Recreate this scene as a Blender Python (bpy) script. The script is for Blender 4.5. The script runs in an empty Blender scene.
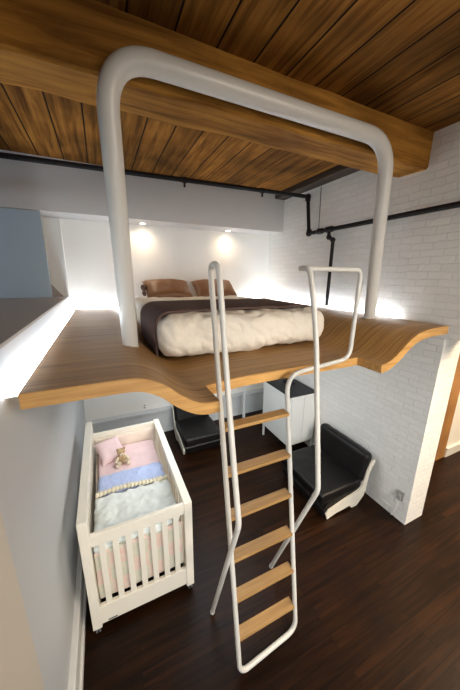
import bpy, bmesh, math, random
from mathutils import Vector, Matrix, noise
random.seed(4)
C = bpy.context.scene.collection

# ------------------------------------------------------------------ camera
cd = bpy.data.cameras.new('camera'); cam = bpy.data.objects.new('camera', cd); C.objects.link(cam)
Rw = [[0.905983, -0.096456, 0.412178], [-0.42316, -0.232602, 0.875689], [0.011409, -0.967777, -0.25155]]
m = Matrix(((Rw[0][0], -Rw[0][1], -Rw[0][2], 0), (Rw[1][0], -Rw[1][1], -Rw[1][2], 0), (Rw[2][0], -Rw[2][1], -Rw[2][2], 2.6), (0, 0, 0, 1)))
cam.matrix_world = m
cd.sensor_fit = 'HORIZONTAL'; cd.sensor_width = 36; cd.lens = 36 * 269.8655 / 460
cd.clip_start = 0.05
bpy.context.scene.camera = cam
# ------------------------------------------------------------------ world, lights, exposure
w = bpy.data.worlds.new('world'); bpy.context.scene.world = w; w.use_nodes = True
bg = w.node_tree.nodes['Background']; bg.inputs[0].default_value = (1.0, 0.86, 0.72, 1); bg.inputs[1].default_value = 0.05
vs = bpy.context.scene.view_settings
vs.view_transform = 'Standard'; vs.look = 'None'; vs.gamma = 1; vs.exposure = 0.85


def area(name, loc, target, size, energy, color, size_y=None):
    l = bpy.data.lights.new(name, 'AREA'); l.energy = energy; l.color = color
    l.shape = 'RECTANGLE'; l.size = size; l.size_y = size_y or size
    o = bpy.data.objects.new(name, l); C.objects.link(o); o.location = loc
    o.rotation_euler = (Vector(target) - Vector(loc)).to_track_quat('-Z', 'Y').to_euler()
    return o


def spot(name, loc, target, energy, color, ang=1.6, blend=.8, r=.05):
    l = bpy.data.lights.new(name, 'SPOT'); l.energy = energy; l.color = color
    l.spot_size = ang; l.spot_blend = blend; l.shadow_soft_size = r
    o = bpy.data.objects.new(name, l); C.objects.link(o); o.location = loc
    o.rotation_euler = (Vector(target) - Vector(loc)).to_track_quat('-Z', 'Y').to_euler()
    return o


# daylight and lamps of the open loft room behind and beside the viewpoint, then an added fill
rl = area('room_light', (2.3, -1.3, 3.70), (1.5, 1.8, 0.0), 1.8, 78, (1.0, 0.89, 0.76)); rl.data.spread = math.radians(125)
area('side_room_light', (4.6, -0.2, 3.5), (3.6, 1.2, 0), 1.2, 120, (1.0, 0.78, 0.52))
wd = area('window_daylight', (.5, -2.2, 1.9), (1.7, 3.0, .5), 1.7, 15, (0.90, 0.96, 1.0)); wd.data.spread = math.radians(85)
area('under_platform_fill', (1.0, 2.7, 1.80), (1.2, 2.75, 0), 1.5, 13, (0.88, 0.95, 1.0))  # added soft fill, no real fixture here, lifts the brightness beneath the platform
# cool daylight in the opening beyond the low wall
area('stair_daylight', (-2.6, 2.2, 3.9), (-1.2, 4.0, 2.5),   .8, 24, (0.62, 0.80, 1.0))

# ------------------------------------------------------------------ material helpers


def mat(name, col, rough=.5, metal=0, bump=0, bscale=20, cvar=0, cscale=5, spec=None, coat=0, emit=None, estr=0):
    M = bpy.data.materials.new(name); M.use_nodes = True
    nt = M.node_tree; b = nt.nodes['Principled BSDF']
    b.inputs['Base Color'].default_value = (*col, 1); b.inputs['Roughness'].default_value = rough
    b.inputs['Metallic'].default_value = metal
    if spec is not None: b.inputs['Specular IOR Level'].default_value = spec
    if coat: b.inputs['Coat Weight'].default_value = coat; b.inputs['Coat Roughness'].default_value = .15
    if emit: b.inputs['Emission Color'].default_value = (*emit, 1); b.inputs['Emission Strength'].default_value = estr
    tc = nt.nodes.new('ShaderNodeTexCoord')
    if bump:
        n = nt.nodes.new('ShaderNodeTexNoise'); n.inputs['Scale'].default_value = bscale; n.inputs['Detail'].default_value = 5
        bp = nt.nodes.new('ShaderNodeBump'); bp.inputs['Strength'].default_value = bump; bp.inputs['Distance'].default_value = .02
        nt.links.new(tc.outputs['Object'], n.inputs['Vector']); nt.links.new(n.outputs['Fac'], bp.inputs['Height'])
        nt.links.new(bp.outputs['Normal'], b.inputs['Normal'])
    if cvar:
        n = nt.nodes.new('ShaderNodeTexNoise'); n.inputs['Scale'].default_value = cscale; n.inputs['Detail'].default_value = 4
        r = nt.nodes.new('ShaderNodeValToRGB')
        r.color_ramp.elements[0].position = .3; r.color_ramp.elements[1].position = .7
        r.color_ramp.elements[0].color = tuple(c * (1 - cvar) for c in col) + (1,)
        r.color_ramp.elements[1].color = tuple(min(1, c * (1 + cvar)) for c in col) + (1,)
        nt.links.new(tc.outputs['Object'], n.inputs['Vector']); nt.links.new(n.outputs['Fac'], r.inputs['Fac'])
        nt.links.new(r.outputs['Color'], b.inputs['Base Color'])
    return M


def wood(name, dark, light, axis='X', along=1.2, across=28, zs=None, rough=.45, bump=.15, plank=None, plank_w=.2, plank_len=0, gap=(.01, .006, .004), tone=.35, coat=0, knots=0, spec=.5):
    """grain stretched along an axis; planks lie side by side across the other horizontal axis"""
    M = bpy.data.materials.new(name); M.use_nodes = True
    nt = M.node_tree; N = nt.nodes; L = nt.links; b = N['Principled BSDF']
    b.inputs['Roughness'].default_value = rough; b.inputs['Specular IOR Level'].default_value = spec
    if coat: b.inputs['Coat Weight'].default_value = coat; b.inputs['Coat Roughness'].default_value = .2
    tc = N.new('ShaderNodeTexCoord')

    def mapping(sc):
        mp = N.new('ShaderNodeMapping'); mp.inputs['Scale'].default_value = sc
        L.new(tc.outputs['Object'], mp.inputs['Vector']); return mp
    sc = {'X': (along, across, across), 'Y': (across, along, across), 'Z': (across, across, along)}[axis]
    if zs is not None: sc = (sc[0], sc[1], zs)
    mp = mapping(sc)
    vec = mp.outputs['Vector']
    pl = None
    if plank:
        br = N.new('ShaderNodeTexBrick')
        br.offset = .5 if plank_len else 0; br.offset_frequency = 2
        br.inputs['Color1'].default_value = (0, 0, 0, 1); br.inputs['Color2'].default_value = (1, 1, 1, 1)
        br.inputs['Mortar'].default_value = (.5, .5, .5, 1)
        br.inputs['Scale'].default_value = 1; br.inputs['Brick Width'].default_value = plank_len or 60
        br.inputs['Row Height'].default_value = plank_w; br.inputs['Mortar Size'].default_value = plank
        br.inputs['Mortar Smooth'].default_value = .1; br.inputs['Bias'].default_value = 0
        mq = N.new('ShaderNodeMapping')
        if axis == 'Y': mq.inputs['Rotation'].default_value = (0, 0, math.pi / 2)
        L.new(tc.outputs['Object'], mq.inputs['Vector']); L.new(mq.outputs['Vector'], br.inputs['Vector'])
        pl = br
        # shift the grain from plank to plank
        ad = N.new('ShaderNodeVectorMath'); ad.operation = 'MULTIPLY_ADD'
        ad.inputs[1].default_value = (37, 37, 37)
        L.new(br.outputs['Color'], ad.inputs[0]); L.new(vec, ad.inputs[2]); vec = ad.outputs[0]
    n = N.new('ShaderNodeTexNoise'); n.inputs['Scale'].default_value = 1; n.inputs['Detail'].default_value = 7; n.inputs['Roughness'].default_value = .6
    n.inputs['Distortion'].default_value = .6
    L.new(vec, n.inputs['Vector'])
    r = N.new('ShaderNodeValToRGB'); r.color_ramp.elements[0].position = .3; r.color_ramp.elements[1].position = .7
    r.color_ramp.elements[0].color = (*dark, 1); r.color_ramp.elements[1].color = (*light, 1)
    L.new(n.outputs['Fac'], r.inputs['Fac']); col = r.outputs['Color']
    # broad stain variation
    n2 = N.new('ShaderNodeTexNoise'); n2.inputs['Scale'].default_value = 1.6; n2.inputs['Detail'].default_value = 3
    L.new(tc.outputs['Object'], n2.inputs['Vector'])
    r2 = N.new('ShaderNodeMapRange'); r2.inputs['From Min'].default_value = .3; r2.inputs['From Max'].default_value = .7
    r2.inputs['To Min'].default_value = 1 - tone; r2.inputs['To Max'].default_value = 1 + tone * .6
    L.new(n2.outputs['Fac'], r2.inputs['Value'])
    mx = N.new('ShaderNodeVectorMath'); mx.operation = 'SCALE'
    L.new(col, mx.inputs[0]); L.new(r2.outputs['Result'], mx.inputs['Scale']); col = mx.outputs[0]
    if knots:
        vo = N.new('ShaderNodeTexVoronoi'); vo.inputs['Scale'].default_value = knots
        mk = mapping((.55, 1, 1) if axis == 'X' else (1, .55, 1)); L.new(mk.outputs['Vector'], vo.inputs['Vector'])
        mr = N.new('ShaderNodeMapRange'); mr.inputs['From Min'].default_value = .03; mr.inputs['From Max'].default_value = .10
        mr.inputs['To Min'].default_value = .25; mr.inputs['To Max'].default_value = 1
        L.new(vo.outputs['Distance'], mr.inputs['Value'])
        mm = N.new('ShaderNodeVectorMath'); mm.operation = 'SCALE'
        L.new(col, mm.inputs[0]); L.new(mr.outputs['Result'], mm.inputs['Scale']); col = mm.outputs[0]
    h = n.outputs['Fac']
    if pl:
        pr = N.new('ShaderNodeMapRange'); pr.inputs['To Min'].default_value = .72; pr.inputs['To Max'].default_value = 1.25
        sx = N.new('ShaderNodeSeparateColor'); L.new(pl.outputs['Color'], sx.inputs[0]); L.new(sx.outputs[0], pr.inputs['Value'])
        ms = N.new('ShaderNodeVectorMath'); ms.operation = 'SCALE'; L.new(col, ms.inputs[0]); L.new(pr.outputs['Result'], ms.inputs['Scale'])
        mg = N.new('ShaderNodeMix'); mg.data_type = 'RGBA'; mg.inputs['B'].default_value = (*gap, 1)
        L.new(pl.outputs['Fac'], mg.inputs['Factor']); L.new(ms.outputs[0], mg.inputs['A']); col = mg.outputs['Result']
        sb = N.new('ShaderNodeMath'); sb.operation = 'MULTIPLY_ADD'; sb.inputs[1].default_value = -3
        L.new(pl.outputs['Fac'], sb.inputs[0]); L.new(h, sb.inputs[2]); h = sb.outputs[0]
    L.new(col, b.inputs['Base Color'])
    bp = N.new('ShaderNodeBump'); bp.inputs['Strength'].default_value = bump; bp.inputs['Distance'].default_value = .01
    L.new(h, bp.inputs['Height']); L.new(bp.outputs['Normal'], b.inputs['Normal'])
    return M


def brick_mat():
    M = bpy.data.materials.new('painted_brick'); M.use_nodes = True
    nt = M.node_tree; N = nt.nodes; L = nt.links; b = N['Principled BSDF']
    b.inputs['Roughness'].default_value = .55
    g = N.new('ShaderNodeNewGeometry'); sp = N.new('ShaderNodeSeparateXYZ'); L.new(g.outputs['Position'], sp.inputs[0])
    ad = N.new('ShaderNodeMath'); ad.operation = 'ADD'; L.new(sp.outputs['X'], ad.inputs[0]); L.new(sp.outputs['Y'], ad.inputs[1])
    cb = N.new('ShaderNodeCombineXYZ'); L.new(ad.outputs[0], cb.inputs['X']); L.new(sp.outputs['Z'], cb.inputs['Y'])
    # slight wobble of courses
    nz = N.new('ShaderNodeTexNoise'); nz.inputs['Scale'].default_value = 6; L.new(cb.outputs[0], nz.inputs['Vector'])
    ma = N.new('ShaderNodeVectorMath'); ma.operation = 'MULTIPLY_ADD'; ma.inputs[1].default_value = (.034, .030, 0)
    L.new(nz.outputs['Color'], ma.inputs[0]); L.new(cb.outputs[0], ma.inputs[2])
    br = N.new('ShaderNodeTexBrick'); br.inputs['Scale'].default_value = 1
    br.inputs['Brick Width'].default_value = .200; br.inputs['Row Height'].default_value = .065; br.inputs['Mortar Size'].default_value = .006
    br.inputs['Mortar Smooth'].default_value = .6
    br.inputs['Color1'].default_value = (.87, .85, .81, 1); br.inputs['Color2'].default_value = (.82, .80, .76, 1); br.inputs['Mortar'].default_value = (.79, .775, .735, 1)
    L.new(ma.outputs[0], br.inputs['Vector']); L.new(br.outputs['Color'], b.inputs['Base Color'])
    n = N.new('ShaderNodeTexNoise'); n.inputs['Scale'].default_value = 26; n.inputs['Detail'].default_value = 6; L.new(g.outputs['Position'], n.inputs['Vector'])
    h = N.new('ShaderNodeMath'); h.operation = 'MULTIPLY_ADD'; h.inputs[1].default_value = -.6; L.new(br.outputs['Fac'], h.inputs[0]); L.new(n.outputs['Fac'], h.inputs[2])
    sc = N.new('ShaderNodeSeparateColor'); L.new(br.outputs['Color'], sc.inputs[0])
    h2 = N.new('ShaderNodeMath'); h2.operation = 'MULTIPLY_ADD'; h2.inputs[1].default_value = .8; L.new(sc.outputs[0], h2.inputs[0]); L.new(h.outputs[0], h2.inputs[2])
    bp = N.new('ShaderNodeBump'); bp.inputs['Strength'].default_value = .5; bp.inputs['Distance'].default_value = .012
    L.new(h2.outputs[0], bp.inputs['Height']); L.new(bp.outputs['Normal'], b.inputs['Normal'])
    return M


M = {}
M['brick'] = brick_mat()
M['wall'] = mat('wall_paint', (.57, .58, .59), .5, bump=.03, bscale=60)
M['wallback'] = mat('wall_paint_white', (.78, .75, .70), .6, bump=.03, bscale=60)
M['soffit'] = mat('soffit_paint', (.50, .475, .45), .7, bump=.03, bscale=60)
M['blue'] = mat('wall_paint_blue_grey', (.36, .43, .48), .7)
M['ledge'] = mat('ledge_paint', (.36, .31, .27), .55)
M['trim'] = mat('trim_paint', (.74, .72, .68), .4)
M['casing'] = mat('casing_paint', (.60, .54, .46), .5)
M['baseboard_grey'] = mat('baseboard_paint', (.55, .56, .56), .45)
M['floor'] = wood('floor_walnut', (.005, .0017, .0007), (.029, .0100, .0026), 'X', 1.5, 30, rough=.38, bump=.10, plank=.002, plank_w=.095, plank_len=1.3, gap=(.004, .002, .001), tone=.35, spec=.16)
M['ceil'] = wood('ceiling_planks', (.085, .030, .005), (.36, .158, .028), 'Y', 1.4, 22, rough=.85, bump=.35, spec=.12, plank=.006, plank_w=.235, gap=(.01, .005, .003), tone=.55, knots=1.7)
M['beam'] = wood('beam_timber', (.14, .053, .007), (.46, .21, .035), 'X', 1.3, 18, rough=.8, bump=.5, spec=.15, tone=.35, knots=1.3)
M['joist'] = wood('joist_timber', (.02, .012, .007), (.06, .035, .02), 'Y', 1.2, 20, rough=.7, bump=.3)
M['deck'] = wood('deck_veneer', (.19, .088, .025), (.47, .265, .088), 'X', 1.0, 42, zs=1.5, rough=.42, bump=.08, tone=.15, spec=.4)
M['ply'] = wood('plywood_edge', (.42, .20, .05), (.68, .38, .12), 'X', 2.5, 40, rough=.5, bump=.12, tone=.2)
M['under'] = mat('deck_underside_paint', (.62, .60, .56), .6)
M['step'] = wood('step_oak', (.28, .145, .043), (.44, .25, .085), 'X', 2.5, 60, rough=.45, bump=.08, tone=.15)
M['jamb'] = wood('jamb_oak', (.26, .12, .035), (.42, .21, .07), 'Z', 1.2, 30, rough=.5, bump=.1)
M['steel'] = mat('white_powder_coat', (.62, .59, .535), .33)
M['pipe'] = mat('black_iron', (.012, .009, .009), .6, spec=.2)
M['rod'] = mat('dull_steel_rod', (.25, .23, .21), .5, .6)
M['white'] = mat('white_lacquer', (.80, .77, .71), .38)
M['crib'] = mat('cream_lacquer', (.86, .80, .68), .36)
M['cabwhite'] = mat('cabinet_white', (.72, .72, .69), .4)
M['black'] = mat('black_laminate', (.009, .009, .012), .5)
M['leather'] = mat('black_leather', (.006, .005, .005), .42, bump=.12, bscale=90, spec=.3)
M['shell'] = mat('cream_bent_ply', (.72, .67, .57), .4)
M['duvet'] = mat('cream_duvet', (.80, .72, .60), .85, bump=1.0, bscale=12)
M['sheet'] = mat('cream_sheet', (.76, .70, .60), .85, bump=.2, bscale=12)
M['throw'] = mat('brown_throw', (.11, .068, .056), .95, spec=.15, bump=.2, bscale=40)
M['pillow'] = mat('brown_satin', (.20, .085, .030), .5, bump=.12, bscale=10)
M['pink'] = mat('pink_cotton', (.84, .62, .62), .9, bump=.1, bscale=30, cvar=.06, cscale=12)
M['bluec'] = mat('blue_fleece', (.50, .58, .84), .95, bump=.5, bscale=50)
M['mint'] = mat('pale_green_cotton', (.80, .83, .79), .9, bump=.25, bscale=14, cvar=.08, cscale=9)
M['peach'] = mat('peach_bumper', (.80, .68, .56), .9, bump=.15, bscale=20)
M['cream'] = mat('cream_piping', (.78, .70, .52), .9, bump=.2, bscale=40)
M['plush'] = mat('tan_plush', (.50, .34, .18), .95, bump=.6, bscale=90, cvar=.3, cscale=25)
M['plushc'] = mat('cream_plush', (.74, .62, .46), .95, bump=.5, bscale=90)
M['metal'] = mat('caster_metal', (.55, .53, .5), .3, .8)
M['rubber'] = mat('grey_rubber', (.12, .12, .12), .6)
M['outlet'] = mat('grey_outlet', (.33, .32, .31), .5)
M['cord'] = mat('white_cord', (.68, .66, .62), .5)
M['led'] = mat('led_strip_light', (1, 1, 1), .5, emit=(.80, .90, 1.0), estr=22)
M['lampglow'] = mat('downlight_glow', (1, 1, 1), .5, emit=(1.0, .86, .66), estr=12)


def patch_mat():
    Mt = bpy.data.materials.new('patchwork_bumper'); Mt.use_nodes = True
    nt = Mt.node_tree; b = nt.nodes['Principled BSDF']; b.inputs['Roughness'].default_value = .9
    tc = nt.nodes.new('ShaderNodeTexCoord'); mp = nt.nodes.new('ShaderNodeMapping'); mp.inputs['Rotation'].default_value = (math.pi / 2, 0, 0)
    mp.inputs['Location'].default_value = (.02, .05, 0)
    ck = nt.nodes.new('ShaderNodeTexChecker'); ck.inputs['Scale'].default_value = 7.5
    ck.inputs['Color1'].default_value = (.80, .50, .43, 1); ck.inputs['Color2'].default_value = (.60, .60, .46, 1)
    nt.links.new(tc.outputs['Object'], ck.inputs['Vector'])
    n = nt.nodes.new('ShaderNodeTexNoise'); n.inputs['Scale'].default_value = 25; nt.links.new(tc.outputs['Object'], n.inputs['Vector'])
    mx = nt.nodes.new('ShaderNodeMix'); mx.data_type = 'RGBA'; mx.inputs['B'].default_value = (.78, .70, .58, 1)
    nt.links.new(n.outputs['Fac'], mx.inputs['Factor']); nt.links.new(ck.outputs['Color'], mx.inputs['A'])
    nt.links.new(mx.outputs['Result'], b.inputs['Base Color'])
    return Mt


M['patch'] = patch_mat()

# ------------------------------------------------------------------ mesh helpers


def link(name, bm, material, parent=None, smooth=False, loc=None):
    bmesh.ops.recalc_face_normals(bm, faces=bm.faces)
    me = bpy.data.meshes.new(name); bm.to_mesh(me); bm.free()
    o = bpy.data.objects.new(name, me); C.objects.link(o)
    mats = material if isinstance(material, (list, tuple)) else [material]
    for mm in mats: me.materials.append(mm)
    if smooth:
        for p in me.polygons: p.use_smooth = True
        me.set_sharp_from_angle(angle=math.radians(50))
    if parent:
        o.parent = parent
        if loc: o.location = loc
    elif loc: o.location = loc
    return o


def thing(name, label, cat, loc=(0, 0, 0), group=None, rz=0):
    o = bpy.data.objects.new(name, None); C.objects.link(o); o.location = loc; o.rotation_euler.z = rz
    o.empty_display_size = .1
    tag(o, label, cat, group); return o


def tag(o, label, cat, group=None, kind=None):
    o['label'] = label; o['category'] = cat
    if group: o['group'] = group
    if kind: o['kind'] = kind
    return o


def struct(name, bm, material, label=None, smooth=False):
    o = link(name, bm, material, smooth=smooth); o['kind'] = 'structure'
    if label: o['label'] = label
    return o


def add_box(bm, x0, x1, y0, y1, z0, z1, bev=0, seg=2):
    r = bmesh.ops.create_cube(bm, size=1)['verts']
    for v in r:
        v.co = Vector((x0 + (v.co.x + .5) * (x1 - x0), y0 + (v.co.y + .5) * (y1 - y0), z0 + (v.co.z + .5) * (z1 - z0)))
    if bev:
        es = set(e for v in r for e in v.link_edges)
        bmesh.ops.bevel(bm, geom=list(es), offset=bev, segments=seg, affect='EDGES', profile=.5)
    return bm


def box(x0, x1, y0, y1, z0, z1, bev=0, seg=2):
    return add_box(bmesh.new(), x0, x1, y0, y1, z0, z1, bev, seg)


def add_prism(bm, pts, axis, a, b, bev=0):
    """polygon pts in the plane across axis, extruded a..b along it"""
    def P(p, t):
        return {'X': (t, p[0], p[1]), 'Y': (p[0], t, p[1]), 'Z': (p[0], p[1], t)}[axis]
    A = [bm.verts.new(P(p, a)) for p in pts]; B = [bm.verts.new(P(p, b)) for p in pts]
    n = len(pts); fs = [bm.faces.new(A), bm.faces.new(B[::-1])]
    for i in range(n): fs.append(bm.faces.new((A[i], B[i], B[(i + 1) % n], A[(i + 1) % n])))
    if bev:
        es = set(e for f in fs[:2] for e in f.edges)
        bmesh.ops.bevel(bm, geom=list(es), offset=bev, segments=2, affect='EDGES')
    return bm


def fillet(pts, r, n=8):
    pts = [Vector(p) for p in pts]; out = [pts[0]]
    for i in range(1, len(pts) - 1):
        p = pts[i]; rr = r[i] if isinstance(r, (list, tuple)) else r
        a = (pts[i - 1] - p); b = (pts[i + 1] - p)
        t = min(rr, a.length * .48, b.length * .48)
        if t < 1e-4: out.append(p); continue
        p0 = p + a.normalized() * t; p1 = p + b.normalized() * t
        for k in range(n + 1):
            s = k / n; out.append(p0 * (1 - s) ** 2 + p * 2 * s * (1 - s) + p1 * s ** 2)
    out.append(pts[-1]); return out


def add_tube(bm, pts, rad, seg=14, cap=True):
    pts = [Vector(p) for p in pts]; rings = []
    t0 = (pts[1] - pts[0]).normalized()
    u = t0.orthogonal().normalized()
    for i, p in enumerate(pts):
        if i == 0: t = t0
        elif i == len(pts) - 1: t = (pts[-1] - pts[-2]).normalized()
        else: t = ((pts[i + 1] - p).normalized() + (p - pts[i - 1]).normalized()).normalized()
        u = (u - t * u.dot(t)).normalized(); v = t.cross(u)
        rr = rad[i] if isinstance(rad, (list, tuple)) else rad
        rings.append([bm.verts.new(p + (u * math.cos(a) + v * math.sin(a)) * rr) for a in [2 * math.pi * k / seg for k in range(seg)]])
    for i in range(len(rings) - 1):
        for k in range(seg):
            bm.faces.new((rings[i][k], rings[i][(k + 1) % seg], rings[i + 1][(k + 1) % seg], rings[i + 1][k]))
    if cap: bm.faces.new(rings[0][::-1]); bm.faces.new(rings[-1])
    return bm


def tube(pts, rad, seg=14): return add_tube(bmesh.new(), pts, rad, seg)


def add_ball(bm, c, r, sx=1, sy=1, sz=1, u=14, v=10, rot=None):
    vs_ = bmesh.ops.create_uvsphere(bm, u_segments=u, v_segments=v, radius=r)['verts']
    for q in vs_:
        q.co = Vector((q.co.x * sx, q.co.y * sy, q.co.z * sz))
        if rot: q.co = rot @ q.co
        q.co += Vector(c)
    return bm


def add_cyl(bm, c, r, h, axis='Z', seg=20):
    d = {'X': Vector((1, 0, 0)), 'Y': Vector((0, 1, 0)), 'Z': Vector((0, 0, 1))}[axis]; c = Vector(c)
    return add_tube(bm, [c - d * h / 2, c + d * h / 2], r, seg)


def soft_box(x0, x1, y0, y1, z0, z1, e=4.0, nx=40, ny=40, nz=8, wob=.01, wf=5, seed=0, flat_bottom=False, edge=.12, fold=0):
    """cushion-like body: a box whose borders are rounded with radius `edge`, surface gently wrinkled"""
    bm = bmesh.new(); cx, cy, cz = (x0 + x1) / 2, (y0 + y1) / 2, (z0 + z1) / 2
    hx, hy, hz = (x1 - x0) / 2, (y1 - y0) / 2, (z1 - z0) / 2
    bmesh.ops.create_cube(bm, size=2)
    es = {0: [], 1: [], 2: []}
    for ed in bm.edges:
        d = ed.verts[0].co - ed.verts[1].co; k = max(range(3), key=lambda i: abs(d[i])); es[k].append(ed)
    for k, n in ((0, nx), (1, ny), (2, nz)):
        sel = [ed for ed in bm.edges if max(range(3), key=lambda i: abs((ed.verts[0].co - ed.verts[1].co)[i])) == k]
        bmesh.ops.subdivide_edges(bm, edges=sel, cuts=n - 1, use_grid_fill=True)
    r = min(edge, hx, hy); rz = min(r, hz)
    for v in bm.verts:
        p = Vector((v.co.x * hx, v.co.y * hy, v.co.z * hz))
        q = Vector((max(-hx + r, min(hx - r, p.x)), max(-hy + r, min(hy - r, p.y)), max(-hz + rz, min(hz - rz, p.z))))
        d = Vector(((p.x - q.x) / r, (p.y - q.y) / r, (p.z - q.z) / rz))
        L = d.length
        if L > 1e-6:
            mxc = max(abs(d.x), abs(d.y), abs(d.z)); d = d / L * mxc
        p = q + Vector((d.x * r, d.y * r, d.z * rz))
        nv = noise.noise_vector(Vector((p.x * wf + seed, p.y * wf, p.z * wf)))
        nv2 = noise.noise_vector(Vector((p.x * wf * 2.7 + seed, p.y * wf * 2.7, p.z * wf * 2.7 + 5)))
        k = wob * (0.3 if (flat_bottom and v.co.z < -.9) else 1)
        dn = d.normalized() if L > 1e-6 else Vector((0, 0, 1))
        p += (nv * .5 + nv2 * .35) * k + dn * k * (nv.x + nv2.y * .5)
        if fold: p.z += fold * (abs(noise.noise(Vector((p.x * 6 + p.y * 3 + seed, p.y * 5 - p.x * 4, p.z * 3)))) - .25) * (1 if v.co.z > 0 else .3); p.y -= fold * .8 * abs(noise.noise(Vector((p.x * 9 + p.z * 7, p.z * 5 - p.x * 3, seed)))) * (1 if p.y < -hy + .14 else 0)
        v.co = p + Vector((cx, cy, cz))
    return bm


def pillow_bm(w_, d_, t_, seed=0, n=24, wob=.012):
    bm = bmesh.new(); top = {}; bot = {}
    for i in range(n + 1):
        for j in range(n + 1):
            u = -1 + 2 * i / n; v = -1 + 2 * j / n
            pin = 1 - .07 * (1 - abs(u) ** 2) * abs(v) ** 4 - 0
            pin2 = 1 - .07 * (1 - abs(v) ** 2) * abs(u) ** 4
            x = u * w_ / 2 * pin2; y = v * d_ / 2 * pin
            h = t_ / 2 * (max(0, (1 - u ** 4)) ** .6) * (max(0, (1 - v ** 4)) ** .6)
            nn = noise.noise(Vector((x * 7 + seed, y * 7, seed))) * wob + noise.noise(Vector((x * 18 + seed, y * 18, seed))) * wob * .4
            k = min(1, h / (t_ * .2))
            top[i, j] = bm.verts.new((x, y, h + nn * k))
            if 0 < i < n and 0 < j < n: bot[i, j] = bm.verts.new((x, y, -h * .8))
            else: bot[i, j] = top[i, j]
    for i in range(n):
        for j in range(n):
            bm.faces.new((top[i, j], top[i + 1, j], top[i + 1, j + 1], top[i, j + 1]))
            f = (bot[i, j], bot[i, j + 1], bot[i + 1, j + 1], bot[i + 1, j])
            if len(set(f)) > 2:
                try: bm.faces.new(f)
                except ValueError: pass
    return bm


def solid_grid(F, nu, nv, th):
    """sheet surface F(u,v)->Vector with real thickness th"""
    bm = bmesh.new(); T = {}; B = {}
    P = {(i, j): F(i / nu, j / nv) for i in range(nu + 1) for j in range(nv + 1)}
    for i in range(nu + 1):
        for j in range(nv + 1):
            a = P[min(i + 1, nu), j] - P[max(i - 1, 0), j]; b = P[i, min(j + 1, nv)] - P[i, max(j - 1, 0)]
            n = a.cross(b)
            n = n.normalized() if n.length > 1e-9 else Vector((0, 0, 1))
            T[i, j] = bm.verts.new(P[i, j] + n * th / 2); B[i, j] = bm.verts.new(P[i, j] - n * th / 2)
    for i in range(nu):
        for j in range(nv):
            bm.faces.new((T[i, j], T[i + 1, j], T[i + 1, j + 1], T[i, j + 1])); bm.faces.new((B[i, j], B[i, j + 1], B[i + 1, j + 1], B[i + 1, j]))
    for i in range(nu):
        bm.faces.new((T[i, 0], B[i, 0], B[i + 1, 0], T[i + 1, 0])); bm.faces.new((T[i, nv], T[i + 1, nv], B[i + 1, nv], B[i, nv]))
    for j in range(nv):
        bm.faces.new((T[0, j], T[0, j + 1], B[0, j + 1], B[0, j])); bm.faces.new((T[nu, j], B[nu, j], B[nu, j + 1], T[nu, j + 1]))
    return bm


# ------------------------------------------------------------------ the setting
XL, XR, YB, ZC = -.40, 2.728, 4.25, 3.81
struct('floor', box(-.5, 7.2, -2.4, 4.5, -.1, 0), M['floor'], 'dark walnut plank floor')
struct('ceiling', box(-3.4, 7.2, -2.4, 4.5, ZC, ZC + .1), M['ceil'], 'stained plank ceiling')
# brick wall, ends at y=1.31 below the platform; above it the wall carries on over the opening
bm = box(XR, XR + .30, 1.305, 4.45, 0, 2.08)
add_box(bm, XR, XR + .30, -.9, 4.45, 2.08, ZC)
struct('wall_right', bm, M['brick'], 'white painted brick wall')
struct('wall_back', box(-3.4, XR, YB, YB + .2, 0, ZC), M['wallback'], 'white back wall')
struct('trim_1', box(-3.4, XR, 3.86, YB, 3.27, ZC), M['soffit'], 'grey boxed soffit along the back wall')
struct('wall_left', box(XL - .16, XL, -.6, YB, 0, 2.295), M['wall'], 'low grey wall left of the loft')
# landing beyond the low wall
bm = bmesh.new(); add_prism(bm, [(-3.2, -.6), (XL + .002, -.6), (XL + .002, 3.70), (-.62, 4.18), (-3.2, 4.18)], 'Z', 2.295, 2.312)
struct('trim_2', bm, M['ledge'], 'brown landing top of the low wall')
struct('wall_landing', box(-3.2, -.545, 3.90, 3.94, 2.313, 3.27), M['blue'], 'blue grey wall beyond the landing')
bm = bmesh.new(); add_prism(bm, [(-.63, 2.300), (-.452, 2.300), (-.60, 2.500), (-.63, 2.53)], 'Y', 4.14, 4.17)
struct('trim_5', bm, M['ledge'], 'brown sloping end piece of the landing')
struct('trim_6', box(-.415, -.39, YB - .03, YB, 2.0, 3.27), M['trim'], 'white corner bead')
struct('wall_front_left', box(-3.4, -3.2, -.6, YB, 2.2, ZC), M['blue'])
# wall corner nearer the camera
struct('trim_3', box(XL, XL + .075, -.2, .855, 0, 2.25, .004), M['casing'], 'beige casing on the left wall nearest the viewer')
bm = box(XL, XL + .03, .86, YB - .12, 0, .26, .004); add_box(bm, XL, XL + .045, .86, YB - .12, 0, .05, .006); add_box(bm, XL - .002, XL + .04, .862, YB - .122, .232, .264, .006)
struct('baseboard_left', bm, M['trim'])
bm = box(XL, XR, YB - .085, YB, .03, .375); add_box(bm, XL, XR, YB - .11, YB, .375, .42, .006); add_box(bm, XL, XR, YB - .1, YB, 0, .035, .004)
struct('baseboard_back', bm, M['baseboard_grey'])
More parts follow.
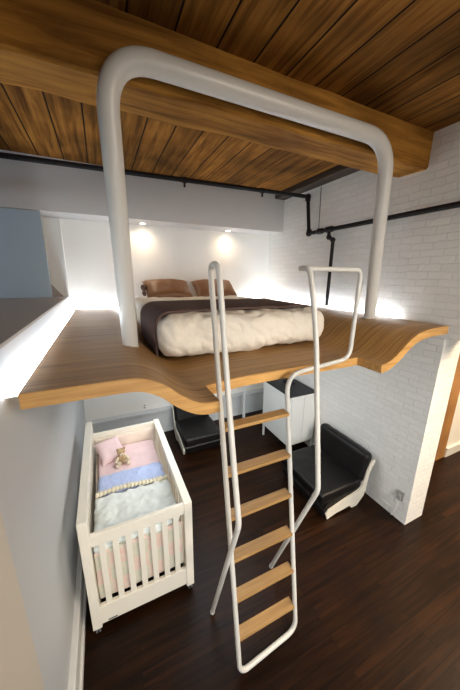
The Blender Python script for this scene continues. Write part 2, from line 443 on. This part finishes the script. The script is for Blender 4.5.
# space behind the brick wall
struct('wall_side_room', box(4.40, 7.0, 1.80, 1.95, 0, ZC), M['wallback'])
struct('trim_4', box(4.16, 4.40, 1.79, 1.95, 0, 2.3, .005), M['jamb'], 'oak door jamb in the side room')
bm = box(4.40, 7.0, 1.775, 1.80, 0, .13, .004); add_box(bm, 4.40, 7.0, 1.765, 1.80, .13, .155, .004)
struct('baseboard_side_room', bm, M['trim'])
struct('wall_far_right', box(7.0, 7.2, -2.4, 1.8, 0, ZC), M['wallback'])
struct('wall_passage', box(3.03, 4.16, 2.6, 2.7, 0, ZC), M['wallback'])

# timber beam under the ceiling
bm = bmesh.new()
nb = 60
prof = [(1.72, 3.545), (1.735, 3.532), (1.99, 3.53), (2.015, 3.55), (2.015, 3.81), (1.72, 3.81)]
rings = []
for i in range(nb + 1):
    x = -2.0 + (XR + 2.0) * i / nb; ring = []
    for k, (y, z) in enumerate(prof):
        d = noise.noise(Vector((x * 3, y * 9, z * 9))) * .012
        ring.append(bm.verts.new((x, y + d * (1 if k in (0, 1, 5) else -1), z + (d if k < 4 else 0))))
    rings.append(ring)
for i in range(nb):
    for k in range(6): bm.faces.new((rings[i][k], rings[i][(k + 1) % 6], rings[i + 1][(k + 1) % 6], rings[i + 1][k]))
bm.faces.new(rings[0]); bm.faces.new(rings[-1][::-1])
o = tag(link('ceiling_beam', bm, M['beam']), 'rough oak timber beam crossing under the plank ceiling', 'beam')
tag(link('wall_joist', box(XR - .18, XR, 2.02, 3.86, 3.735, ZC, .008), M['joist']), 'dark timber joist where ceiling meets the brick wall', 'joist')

# ------------------------------------------------------------------ loft platform
ctrl = [(-.345, 2.125), (-.2, 2.125), (-.05, 2.126), (.082, 2.125), (.13, 2.118), (.18, 2.101), (.254, 2.057), (.306, 2.008), (.374, 1.958), (.431, 1.930), (.50, 1.922), (.62, 1.932), (.80, 1.945), (1.2, 1.95), (1.6, 1.95), (1.84, 1.952), (1.94, 1.967), (2.024, 2.008), (2.113, 2.078), (2.18, 2.124), (2.253, 2.160), (2.386, 2.188), (2.52, 2.196), (2.66, 2.198)]


def zdeck(x):
    if x <= ctrl[0][0]: return ctrl[0][1]
    if x >= ctrl[-1][0]: return ctrl[-1][1]
    for i in range(len(ctrl) - 1):
        if ctrl[i][0] <= x <= ctrl[i + 1][0]: break
    p1, p2 = ctrl[i], ctrl[i + 1]; p0 = ctrl[max(i - 1, 0)]; p3 = ctrl[min(i + 2, len(ctrl) - 1)]
    h = p2[0] - p1[0]; t = (x - p1[0]) / h
    m1 = (p2[1] - p0[1]) / (p2[0] - p0[0]); m2 = (p3[1] - p1[1]) / (p3[0] - p1[0])
    return (2 * t**3 - 3 * t**2 + 1) * p1[1] + (t**3 - 2 * t**2 + t) * h * m1 + (-2 * t**3 + 3 * t**2) * p2[1] + (t**3 - t**2) * h * m2


YF, YN, NX0, NX1, YK = 1.27, 1.49, .535, 1.865, YB - .07
xs = sorted(set([round(-.345 + 3.005 * i / 130, 4) for i in range(131)] + [NX0, NX1]))
TH = .068




def under(x):
    q = (zdeck(x + .01) - zdeck(x - .01)) / .02; L = math.sqrt(1 + q * q)
    return (x + TH * q / L * .8, zdeck(x) - TH / L)


def deck_body(bm, yc):
    """one curved slab with the ladder notch cut out of its front"""
    n = len(xs); T = {}; B = {}
    for i, x in enumerate(xs):
        ux, uz = under(x)
        for k, y in enumerate((YF, YN, YK)):
            T[i, k] = bm.verts.new((x, y, zdeck(x))); B[i, k] = bm.verts.new((ux, y, uz))
    for i in range(n - 1):
        mid = (xs[i] + xs[i + 1]) / 2; notch = NX0 < mid < NX1
        for k in range(2):
            if k == 0 and notch: continue
            f = bm.faces.new((T[i, k], T[i + 1, k], T[i + 1, k + 1], T[i, k + 1])); f.material_index = 0
            f = bm.faces.new((B[i, k], B[i, k + 1], B[i + 1, k + 1], B[i + 1, k])); f.material_index = 1
        k = 1 if notch else 0
        bm.faces.new((T[i, k], B[i, k], B[i + 1, k], T[i + 1, k])).material_index = 2
        bm.faces.new((T[i, 2], T[i + 1, 2], B[i + 1, 2], B[i, 2])).material_index = 2
    for i, ks in ((0, (0, 1)), (n - 1, (0, 1)), (xs.index(NX0), (0,)), (xs.index(NX1), (0,))):
        for k in ks: bm.faces.new((T[i, k], T[i, k + 1], B[i, k + 1], B[i, k])).material_index = 2
    for v in list(bm.verts):
        if not v.link_faces: bm.verts.remove(v)


plat = thing('loft_platform', 'wavy oak loft platform with curled front edges and a ladder notch, carrying the bed', 'platform', (1.15, 2.8, 1.9))
inv = (-1.15, -2.8, -1.9)
bm = bmesh.new(); deck_body(bm, YF)
o = link('deck', bm, [M['deck'], M['under'], M['ply']], plat, smooth=True, loc=inv)
for xa, xb, y in ((-1, NX0, YF), (NX0, NX1, YN), (NX1, 9, YF)):
    xl2 = [x for x in xs if xa <= x <= xb]
    pts = [(x, zdeck(x) - .0015) for x in xl2] + [under(x) for x in reversed(xl2)]
    b = bmesh.new(); A = [b.verts.new((p[0], y - .006, p[1])) for p in pts]; Bv = [b.verts.new((p[0], y - .0005, p[1])) for p in pts]
    h = len(xl2); n = len(pts)
    for i in range(h - 1):
        b.faces.new((A[i], A[i + 1], A[n - 2 - i], A[n - 1 - i])); b.faces.new((Bv[i], Bv[n - 1 - i], Bv[n - 2 - i], Bv[i + 1]))
    for i in range(n): b.faces.new((A[i], Bv[i], Bv[(i + 1) % n], A[(i + 1) % n]))
    link('edge_band', b, M['ply'], plat, loc=inv)['label'] = 'lighter honey coloured plywood edge'
# LED strips hidden in the gap round the platform
def led(name, x0, x1, y0, y1, z0, z1, label):
    t = thing(name, label, 'light', ((x0 + x1) / 2, (y0 + y1) / 2, z0), group='light strips round the platform'); l = (-t.location.x, -t.location.y, -t.location.z)
    if x1 - x0 < y1 - y0: b = box(x0, x1, y0, y1, z0, z0 + .006)
    else: b = box(x0, x1, y0, y1, z0, z0 + .006)
    link('channel', b, M['trim'], t, loc=l)
    link('diffuser', box(x0 + .003, x1 - .003, y0 + .003, y1 - .003, z0 + .006, z1, .004), M['led'], t, loc=l)
    return t
led('light_strip', XL + .004, XL + .044, 1.30, 4.10, 2.10, 2.118, 'cool white light strip along the low left wall')
led('light_strip', -.30, .42, YB - .062, YB - .012, 2.10, 2.12, 'cool white light strip behind the platform left of the bed')
led('light_strip', 1.95, 2.60, YB - .062, YB - .012, 2.14, 2.16, 'cool white light strip behind the platform right of the bed')
led('light_strip', XR - .058, XR - .012, 1.75, 4.10, 2.165, 2.185, 'cool white light strip along the brick wall')

# big white guard hoop
hb = ((.15, 1.97, zdeck(.15)), (2.44, 1.87, zdeck(2.44)))
hoop = fillet([(hb[0][0], hb[0][1], hb[0][2] + .004), (.112, 1.645, 3.60), (2.09, 1.645, 3.60), (hb[1][0], hb[1][1], hb[1][2] + .004)], .24, 14)
t = thing('guard_hoop', 'large white tubular hoop rising from the platform to just under the beam', 'hoop', (1.2, 1.8, 2.1))
link('hoop_tube', tube(hoop, .053, 24), M['steel'], t, smooth=True, loc=(-1.2, -1.8, -2.1))
for x, y, z in hb:
    q = (zdeck(x + .02) - zdeck(x - .02)) / .04; nv = Vector((-q, 0, 1)).normalized()
    bm = bmesh.new(); add_tube(bm, [Vector((x, y, z)) + nv * .001, Vector((x, y, z)) + nv * .009], .058, 24)
    link('collar', bm, M['steel'], t, smooth=False, loc=(-1.2, -1.8, -2.1))

# ------------------------------------------------------------------ ladder: one continuous tube plus steps
xl_, xr_ = .567, 1.083
def sy(z): return 1.078 + .150 * z            # stringer plane
pts = [(.553, 1.446, 0.0), (.558, 1.043, 1.275), (xl_, 1.20, 1.86), (xl_, 1.355, 2.655), (xl_, sy(2.655), 2.655), (.592, 1.040, .02), (xr_, 1.078, .02),
       (xr_, sy(1.96) + .02, 1.945), (1.73, 1.45, 1.972), (1.73, 1.445, 2.645), (1.155, 1.445, 2.645), (1.155, 1.33, 2.645), (1.155, 1.23, 2.28), (1.157, 1.080, 1.245), (1.172, 1.545, 0.0)]
rad_ = [0, .04, .3, .062, .062, .075, .09, .13, .10, .06, .05, .06, .3, .04, 0]
# rigid 3d loop
path = fillet(pts, rad_, 8)
lad = thing('loft_ladder', 'white tubular loft ladder with oak steps and looped handrails', 'ladder', (.84, 1.2, 0))
li = (-.84, -1.2, 0)
link('tube_frame', tube(path, .0165, 14), M['steel'], lad, smooth=True, loc=li)
for k in range(6):
    z = 1.689 - .2945 * k; y = sy(z); xa = .600 - .0094 * z
    bm = bmesh.new()
    add_box(bm, xa + .010, xr_ - .010, y - .014, y + .062, z - .012, z + .012, .004)
    link('step', bm, M['step'], lad, loc=li)
for x, y in ((.553, 1.446), (1.172, 1.545)):
    bm = bmesh.new(); add_tube(bm, [(x, y, 0), (x, y - .006, .02)], .019, 14); link('foot_cap', bm, M['steel'], lad, loc=li)

# ------------------------------------------------------------------ bed on the platform
t = thing('mattress', 'low double mattress under the cream duvet on the loft', 'mattress', (1.13, 3.1, 1.95))
ti = (-1.13, -3.1, -1.95)
link('body', soft_box(.50, 1.78, 2.12, 4.08, 1.975, 2.22, edge=.08, wob=.003), M['sheet'], t, smooth=True, loc=ti)
o = tag(link('duvet', soft_box(.355, 1.965, 1.93, 3.70, 1.965, 2.288, nx=150, ny=130, nz=30, wob=.022, wf=5.5, seed=3, edge=.13, fold=.032), M['duvet'], smooth=True), 'rumpled cream duvet hanging over the front of the loft bed', 'duvet')
o2 = tag(link('folded_sheet', soft_box(.36, 1.91, 3.10, 3.78, 2.15, 2.298, nx=60, ny=20, nz=6, wob=.012, wf=6, seed=8, edge=.07), M['sheet'], smooth=True), 'cream sheet folded back between pillows and brown throw', 'sheet')


def throwF(u, v):
    # u across the bed, v along it (front to back)
    s = -1.18 + 2.36 * u; x0, x1 = .365, 1.955; half = (x1 - x0) / 2; cxm = (x0 + x1) / 2; top = 2.314
    R_ = .14; a = abs(s); sg = 1 if s > 0 else -1
    flat = half - R_
    arc = R_ * math.pi / 2
    if a < flat: x, z = a, top
    elif a < flat + arc:
        th = (a - flat) / R_; x, z = flat + R_ * math.sin(th), top - R_ + R_ * math.cos(th)
    else: x, z = half, top - R_ - (a - flat - arc)
    y = 2.05 + .84 * v + .04 * math.sin(u * 5) + .10 * u
    z += .006 * noise.noise(Vector((s * 5, y * 5, 1))); x += .018 + .006 * noise.noise(Vector((z * 9, y * 7, 4)))
    return Vector((cxm + sg * x, y, z))


tag(link('bed_throw', solid_grid(throwF, 70, 20, .016), M['throw'], smooth=True), 'dark brown throw laid across the cream duvet', 'throw')
for i, (px, lab, rz) in enumerate(((.83, 'brown satin pillow at the head of the bed, left one with a knotted corner', .03), (1.53, 'brown satin pillow at the head of the bed, half behind the ladder loop', -.02))):
    o = link('pillow', pillow_bm(.66, .44, .20, seed=i * 5), M['pillow'], smooth=True)
    o.location = (px + .03, 3.88, 2.375); o.rotation_euler = (math.radians(34), 0, rz); tag(o, lab, 'pillow', 'brown pillows on the loft bed')

    if i == 0:
        bm = bmesh.new(); add_ball(bm, (-.335, .06, .01), .05, .7, 1, .8); add_ball(bm, (-.345, -.05, .0), .045, .6, 1.2, .7); add_ball(bm, (-.34, .0, .02), .022)
        for v in bm.verts: v.co += noise.noise_vector(v.co * 30) * .008
        link('knotted_corner', bm, M['throw'], o, smooth=True)['label'] = 'dark knotted corner'

# ------------------------------------------------------------------ crib
cx0, cx1, cy0, cy1 = -.295, .475, 1.665, 3.03
crib = thing('baby_crib', 'cream wooden baby crib with slatted ends standing by the left wall', 'crib', ((cx0 + cx1) / 2, 2.35, 0))
ci = (-(cx0 + cx1) / 2, -2.35, 0)
def cbox(n, *a, bev=.005, mt='crib'): return link(n, box(*a, bev), M[mt], crib, loc=ci)
SW = .062
for x0, x1, h in ((cx0, cx0 + SW, 1.03), (cx1 - SW, cx1, .905)):
    bm = bmesh.new()
    add_box(bm, x0, x1, cy0, cy0 + .06, .06, h, .004); add_box(bm, x0, x1, cy1 - .06, cy1, .06, h, .004)
    add_box(bm, x0, x1, cy0 + .055, cy1 - .055, h - .07, h, .004); add_box(bm, x0, x1, cy0 + .055, cy1 - .055, .13, .21, .004)
    sd = link('side_frame', bm, M['crib'], crib, loc=ci)
    y = cy0 + .12
    xm = (x0 + x1) / 2
    while y < cy1 - .1:
        link('slat', box(xm - .009, xm + .009, y, y + .045, .205, h - .065, .003), M['crib'], crib, loc=ci); y += .098
for yy, nm in ((cy0 + .012, 'front'), (cy1 - .042, 'rear')):
    link(nm + '_top_rail', box(cx0 + SW - .003, cx1 - SW + .003, yy, yy + .03, .80, .893, .004), M['crib'], crib, loc=ci)
    link(nm + '_bottom_rail', box(cx0 + SW - .003, cx1 - SW + .003, yy, yy + .03, .075, .245, .004), M['crib'], crib, loc=ci)
    for k in range(7):
        xc = cx0 + SW + .045 + .0205 + k * .0860
        link('slat', box(xc - .0205, xc + .0205, yy + .006, yy + .024, .24, .805, .003), M['crib'], crib, loc=ci)
bm = box(-.19, -.125, cy0 + .008, cy0 + .0125, .088, .098, .001); link('maker_badge', bm, M['rubber'], crib, loc=ci)['label'] = 'small dark maker badge'
bm = box(cx0 + SW, cx1 - SW, cy0 + .08, cy1 - .05, .30, .325); link('mattress_base', bm, M['crib'], crib, loc=ci)
for x in (cx0 + .031, cx1 - .031):
    for y in (cy0 + .03, cy1 - .03):
        bm = bmesh.new(); add_cyl(bm, (x, y, .045), .008, .03); add_box(bm, x - .014, x + .014, y - .016, y + .016, .036, .042, .002)
        cs = link('caster', bm, M['metal'], crib, loc=ci)
        bm = bmesh.new(); add_cyl(bm, (x - .010, y, .022), .022, .012, 'X'); add_cyl(bm, (x + .010, y, .022), .022, .012, 'X')
        link('wheel', bm, M['rubber'], cs, smooth=False)
ix0, ix1, iy0, iy1 = cx0 + SW + .004, cx1 - SW - .004, cy0 + .05, cy1 - .05
tag(link('crib_mattress', soft_box(ix0 + .03, ix1 - .03, iy0 + .03, iy1 - .03,   .327, .665, edge=.03, wob=.002, nx=20, ny=30), M['sheet'], smooth=True), 'small cream mattress inside the crib', 'mattress')
bp = thing('crib_bumper', 'quilted peach and green bumper lining the crib', 'crib bumper', ((ix0 + ix1) / 2, 2.35, .33))
bi = (-(ix0 + ix1) / 2, -2.35, -.33)
for nm, a, mt in (('end_pad', (ix0, ix1, iy0, iy0 + .026, .262, .69), 'patch'), ('end_pad', (ix0, ix1, iy1 - .028, iy1, .33, .84), 'peach'),
                  ('side_pad', (ix0, ix0 + .026, iy0 + .03, iy1 - .03, .33, .668), 'peach'), ('side_pad', (ix1 - .026, ix1, iy0 + .03, iy1 - .03, .33, .668), 'peach')):
    link(nm, soft_box(*a, edge=.012, wob=.004, wf=12, nx=30, ny=30, nz=12), M[mt], bp, smooth=True, loc=bi)
tag(link('baby_quilt', soft_box(ix0 + .004, ix1 - .004, iy0 + .004, 2.20, .672, .745, nx=50, ny=60, nz=6, wob=.018, wf=9, seed=2, edge=.035), M['mint'], smooth=True), 'pale green baby quilt over the foot of the crib', 'quilt')
def ruffF(u, v):
    x = ix0 + .015 + (ix1 - ix0 - .03) * u; a = v * 2 * math.pi
    r = .014 + .003 * math.sin(u * 120) + .002 * math.sin(u * 31)
    return Vector((x, 2.21 + .02 * math.sin(u * 5) + r * math.cos(a) * 1.6, .752 + r * math.sin(a)))
tag(link('quilt_ruffle', solid_grid(ruffF, 200, 10, .003), M['cream'], smooth=True), 'gathered cream ruffle between green quilt and blue blanket', 'ruffle')
tag(link('fleece_blanket', soft_box(ix0 + .03, ix1 - .03, 2.22, 2.46, .672, .752, nx=40, ny=20, nz=5, wob=.012, wf=14, seed=5, edge=.03), M['bluec'], smooth=True), 'fluffy light blue blanket folded across the crib', 'blanket')
tag(link('crib_sheet', soft_box(ix0 + .03, ix1 - .03, 2.45, iy1 - .04, .672, .715, nx=40, ny=30, nz=4, wob=.005, wf=8, seed=9, edge=.025), M['pink'], smooth=True), 'pink sheet at the head of the crib', 'sheet')
o = link('crib_pillow', pillow_bm(.25, .30, .10, seed=11, wob=.006), M['pink'], smooth=True)
o.location = (-.075, 2.80, .775); o.rotation_euler = (math.radians(18), math.radians(-4), .25); tag(o, 'small square pink pillow in the crib corner', 'pillow')
# teddy bear
tb = thing('teddy_bear', 'tan and cream plush teddy bear propped on the pink pillow', 'teddy bear', (.025, 2.62, .722), rz=.15)
bm = bmesh.new(); add_ball(bm, (0, 0, .045), .045, 1, .85, 1.1); link('torso', bm, M['plush'], tb, smooth=True)
bm = bmesh.new(); add_ball(bm, (0, .015, .115), .038, 1.05, .95, .95); hd = link('head', bm, M['plush'], tb, smooth=True)
bm = bmesh.new(); add_ball(bm, (0, -.02, .105), .018, 1.1, .8, .8); link('muzzle', bm, M['plushc'], hd, smooth=True)
bm = bmesh.new(); add_ball(bm, (0, -.036, .110), .005); add_ball(bm, (-.014, -.02, .126), .0035); add_ball(bm, (.014, -.02, .126), .0035); link('face_buttons', bm, M['black'], hd, smooth=True)
for s in (-1, 1):
    bm = bmesh.new(); add_ball(bm, (s * .031, .018, .145), .015, 1, .5, 1); link('ear', bm, M['plush'], hd, smooth=True)
    bm = bmesh.new(); add_tube(bm, [(s * .032, 0, .07), (s * .055, -.02, .05), (s * .060, -.04, .035)], [.016, .015, .017], 10); link('arm', bm, M['plushc'], tb, smooth=True)
    bm = bmesh.new(); add_tube(bm, [(s * .022, -.01, .02), (s * .045, -.05, .018), (s * .052, -.072, .022)], [.02, .019, .022], 10); link('leg', bm, M['plushc'], tb, smooth=True)

# ------------------------------------------------------------------ black lounge chairs


def lounge(name, label, loc, rz, W, D, Hs, Hb):
    """front towards local -Y; width along X; white bent side boards"""
    t = thing(name, label, 'chair', loc, group='low black lounge chairs', rz=rz)
    # local: y 0 = front tip, y = D back
    side = [(0, 0), (-.025, .075), (.01, .115), (.24, .165), (.45, .20), (.505, .24), (.535, .33), (.555, .42), (.60, .525), (.67, .545), (.665, .50), (.605, .42), (.585, .30), (.58, .18), (.555, .10), (.47, .02), (.45, 0), (.38, 0), (.33, .05), (.12, .03)]
    side = [(y * D / .67, z * Hb / .545) for y, z in side]
    for s in (-1, 1):
        bm = bmesh.new()
        # trim the board: outer contour only
        add_prism(bm, side, 'X', s * W / 2 - .02 * (s > 0), s * W / 2 + .02 * (s < 0), .003)
        link('side_board', bm, M['shell'], t)
    bm = bmesh.new()
    k = D / .67
    add_prism(bm, [(-.04 * k, .03), (-.05 * k, .12), (.0, .20), (.25 * k, .25), (.46 * k, .255), (.46 * k, .10), (.3 * k, .07)], 'X', -W / 2 + .022, W / 2 - .022, .006)
    link('seat_base', bm, M['leather'], t)
    bm = soft_box(-W / 2 + .01, W / 2 - .01, -.10 * k, .52 * k, Hs - .13, Hs, edge=.035, wob=.006, wf=4, nx=30, ny=24, nz=8, seed=W * 7)
    link('seat_cushion', bm, M['leather'], t, smooth=True)
    bm = soft_box(-W / 2 + .01, W / 2 - .01, -.07, .07, -.19, .19, edge=.06, wob=.008, wf=4, nx=30, ny=10, nz=14, seed=W * 3)
    o = link('back_cushion', bm, M['leather'], t, smooth=True, loc=(0, .565 * k, Hs + .12)); o.rotation_euler.x = math.radians(-12)
    return t


lounge('lounge_chair', 'low black leather lounge chair with white bent side against the brick wall', (2.01, 2.10, 0), -math.pi / 2, .79, .67, .335, .56)
lounge('lounge_chair', 'low black leather lounge chair by the back wall, between crib and cabinet', (1.17, 3.43, 0), 0, .60, .67, .30, .52)

# ------------------------------------------------------------------ cabinet by the brick wall
kx0, kx1, ky0, ky1, kh = 2.22, 2.69, 2.73, 3.42, .985
cab = thing('side_cabinet', 'white cabinet with black top on short legs in the brick corner', 'cabinet', ((kx0 + kx1) / 2, (ky0 + ky1) / 2, 0))
ki = (-(kx0 + kx1) / 2, -(ky0 + ky1) / 2, 0)
link('body', box(kx0, kx1, ky0, ky1, .20, kh - .02, .004), M['cabwhite'], cab, loc=ki)
link('top', box(kx0 - .004, kx1 + .002, ky0 - .004, ky1 + .002, kh - .02, kh, .003), M['black'], cab, loc=ki)['label'] = 'black top'
for a, b in ((kx0 + .02, (kx0 + kx1) / 2 - .002), ((kx0 + kx1) / 2 + .002, kx1 - .02)):
    d = link('door', box(a, b, ky0 - .014, ky0, .22, kh - .04, .003), M['cabwhite'], cab, loc=ki)
for x in (kx0 + .02, kx1 - .02):
    for y in (ky0 + .02, ky1 - .02):
        link('leg', box(x - .015, x + .015, y - .015, y + .015, 0, .205, .003), M['cabwhite'], cab, loc=ki)
dev = thing('desk_gadget', 'small black gadget lying on the black cabinet top', 'gadget', (2.50, 3.14, kh))
bm = bmesh.new(); add_prism(bm, [(-.07, 0), (.07, 0), (.07, .05), (-.07, .02)], 'X', -.06, .06, .006); link('base', bm, M['black'], dev)
bm = tube(fillet([(-.08, .03, .055), (-.03, .03, .085), (.03, .03, .085), (.08, .03, .055)], .03), .014, 10); add_ball(bm, (-.078, .03, .055), .022); add_ball(bm, (.078, .03, .055), .022); link('handset', bm, M['black'], dev, smooth=True)

# support pole beneath the platform
t = thing('support_pole', 'slim pale steel pole standing under the platform beside the cabinet', 'pole', (2.13, 3.90, 0))
link('shaft', tube([(0, 0, .01), (0, 0, zdeck(2.13) - TH - .004)], .026, 16), M['baseboard_grey'], t, smooth=True)
link('foot_plate', box(-.05, .05, -.05, .05, 0, .012, .002), M['baseboard_grey'], t)

# ------------------------------------------------------------------ pipes
def elbow(bm, p, r=.034): add_ball(bm, p, r, u=14, v=10)
pr = .024
t = thing('sprinkler_pipe', 'black iron pipe running under the ceiling and along the brick wall', 'pipe', (2.67, 3.22, 3.16))
pi_ = (-2.67, -3.22, -3.16)
A0 = (-3.3, 3.30, 3.535); A1 = (2.67, 3.235, 3.64)
link('ceiling_run', tube([A0, A1], pr, 14), M['pipe'], t, smooth=True, loc=pi_)
link('drop', tube([A1, (2.67, 3.16, 3.165)], pr, 14), M['pipe'], t, smooth=True, loc=pi_)
link('wall_run', tube([(2.67, 3.16, 3.165), (2.67, -.8, 3.175)], pr, 14), M['pipe'], t, smooth=True, loc=pi_)
for p in (A1, (2.67, 3.16, 3.165)):
    bm = bmesh.new(); elbow(bm, p, .040); add_tube(bm, [Vector(p) + Vector((0, 0, .05 if p[2] < 3.4 else -.05)), Vector(p)], .034, 14); link('elbow', bm, M['pipe'], t, smooth=True, loc=pi_)
bm = bmesh.new(); add_tube(bm, [(2.67, 2.98, 3.166), (2.67, 2.90, 3.166)], .034, 14); link('coupling', bm, M['pipe'], t, smooth=True, loc=pi_)
bm = bmesh.new(); add_tube(bm, [(2.67, 2.83, 3.168), (2.67, 2.73, 3.168)], .035, 14); link('tee', bm, M['pipe'], t, smooth=True, loc=pi_)
bm = tube(fillet([(2.67, 2.78, 3.16), (2.67, 2.78, 3.07), (2.67, 2.70, 3.04), (2.67, 2.70, 2.22)], .03), .021, 14); elbow(bm, (2.67, 2.775, 3.075), .032); elbow(bm, (2.67, 2.705, 3.035), .032)
link('branch_pipe', bm, M['pipe'], t, smooth=True, loc=pi_)
for x in (.95, 1.95):
    y = 3.30 - .065 * (x + 3.3) / 5.97; z = 3.535 + .105 * (x + 3.3) / 5.97
    bm = bmesh.new(); add_cyl(bm, (x, y, z), .03, .05, 'X'); add_cyl(bm, (x, y, z - .045), .012, .05); link('sprinkler_head', bm, M['pipe'], t, loc=pi_)
t = thing('hanger_rod', 'thin steel rod hanging from the joist to the wall pipe', 'rod', (2.672, 2.975, 3.19))
link('rod', tube([(0, 0, 0), (0, .02, .51)], .006, 8), M['rod'], t, smooth=True)
link('clamp', tube([(0, -.01, -.02), (0, .01, -.02)], .036, 14), M['rod'], t, smooth=True)

# ------------------------------------------------------------------ downlights in the soffit
for x, e in ((.60, 9), (1.885, 8)):
    t = thing('recessed_downlight', {.60: 'recessed downlight in the soffit beside the hoop', 1.885: 'recessed downlight in the soffit near the brick wall'}[x], 'light', (x, 4.13, 3.27), group='downlights in the soffit')
    bm = bmesh.new()
    n = 24
    r0 = [bm.verts.new((.045 * math.cos(a * 2 * math.pi / n), .045 * math.sin(a * 2 * math.pi / n), -.006)) for a in range(n)]
    r1 = [bm.verts.new((.033 * math.cos(a * 2 * math.pi / n), .033 * math.sin(a * 2 * math.pi / n), -.006)) for a in range(n)]
    r2 = [bm.verts.new((.045 * math.cos(a * 2 * math.pi / n), .045 * math.sin(a * 2 * math.pi / n), 0)) for a in range(n)]
    for k in range(n):
        q = (k + 1) % n; bm.faces.new((r0[k], r0[q], r1[q], r1[k])); bm.faces.new((r0[k], r2[k], r2[q], r0[q]))
    link('bezel', bm, M['trim'], t)
    bm = bmesh.new(); add_cyl(bm, (0, 0, -.0035), .032, .004); link('lens', bm, M['lampglow'], t)
    s = spot('lamp', (x, 4.13, 3.25), (x, 4.10, 2), e, (1.0, .78, .55), 2.8, 1.0, .08); s.parent = t; s.location = (0, 0, -.02)

# ------------------------------------------------------------------ outlets
t = thing('wall_outlet', 'grey outlet box with white cord low on the brick wall end', 'outlet', (XR, 1.40, .31))
link('plate', box(-.014, 0, -.035, .035, -.055, .055, .003), M['outlet'], t)
link('plug', box(-.045, -.012, -.02, .02, -.04, .02, .004), M['outlet'], t)
link('cord', tube(fillet([(-.035, 0, -.03), (-.03, .01, -.12), (-.02, .03, -.22), (-.02, .05, -.300)], .05), .005, 8), M['cord'], t, smooth=True)
t = thing('wall_outlet', 'small outlet on the back wall just above the crib head', 'outlet', (.46, YB, .49))
link('plate', box(-.035, .035, -.008, 0, -.045, .045, .003), M['white'], t)
for z in (-.02, .02): link('socket', box(-.016, .016, -.011, -.006, z - .013, z + .013, .002), M['outlet'], t)
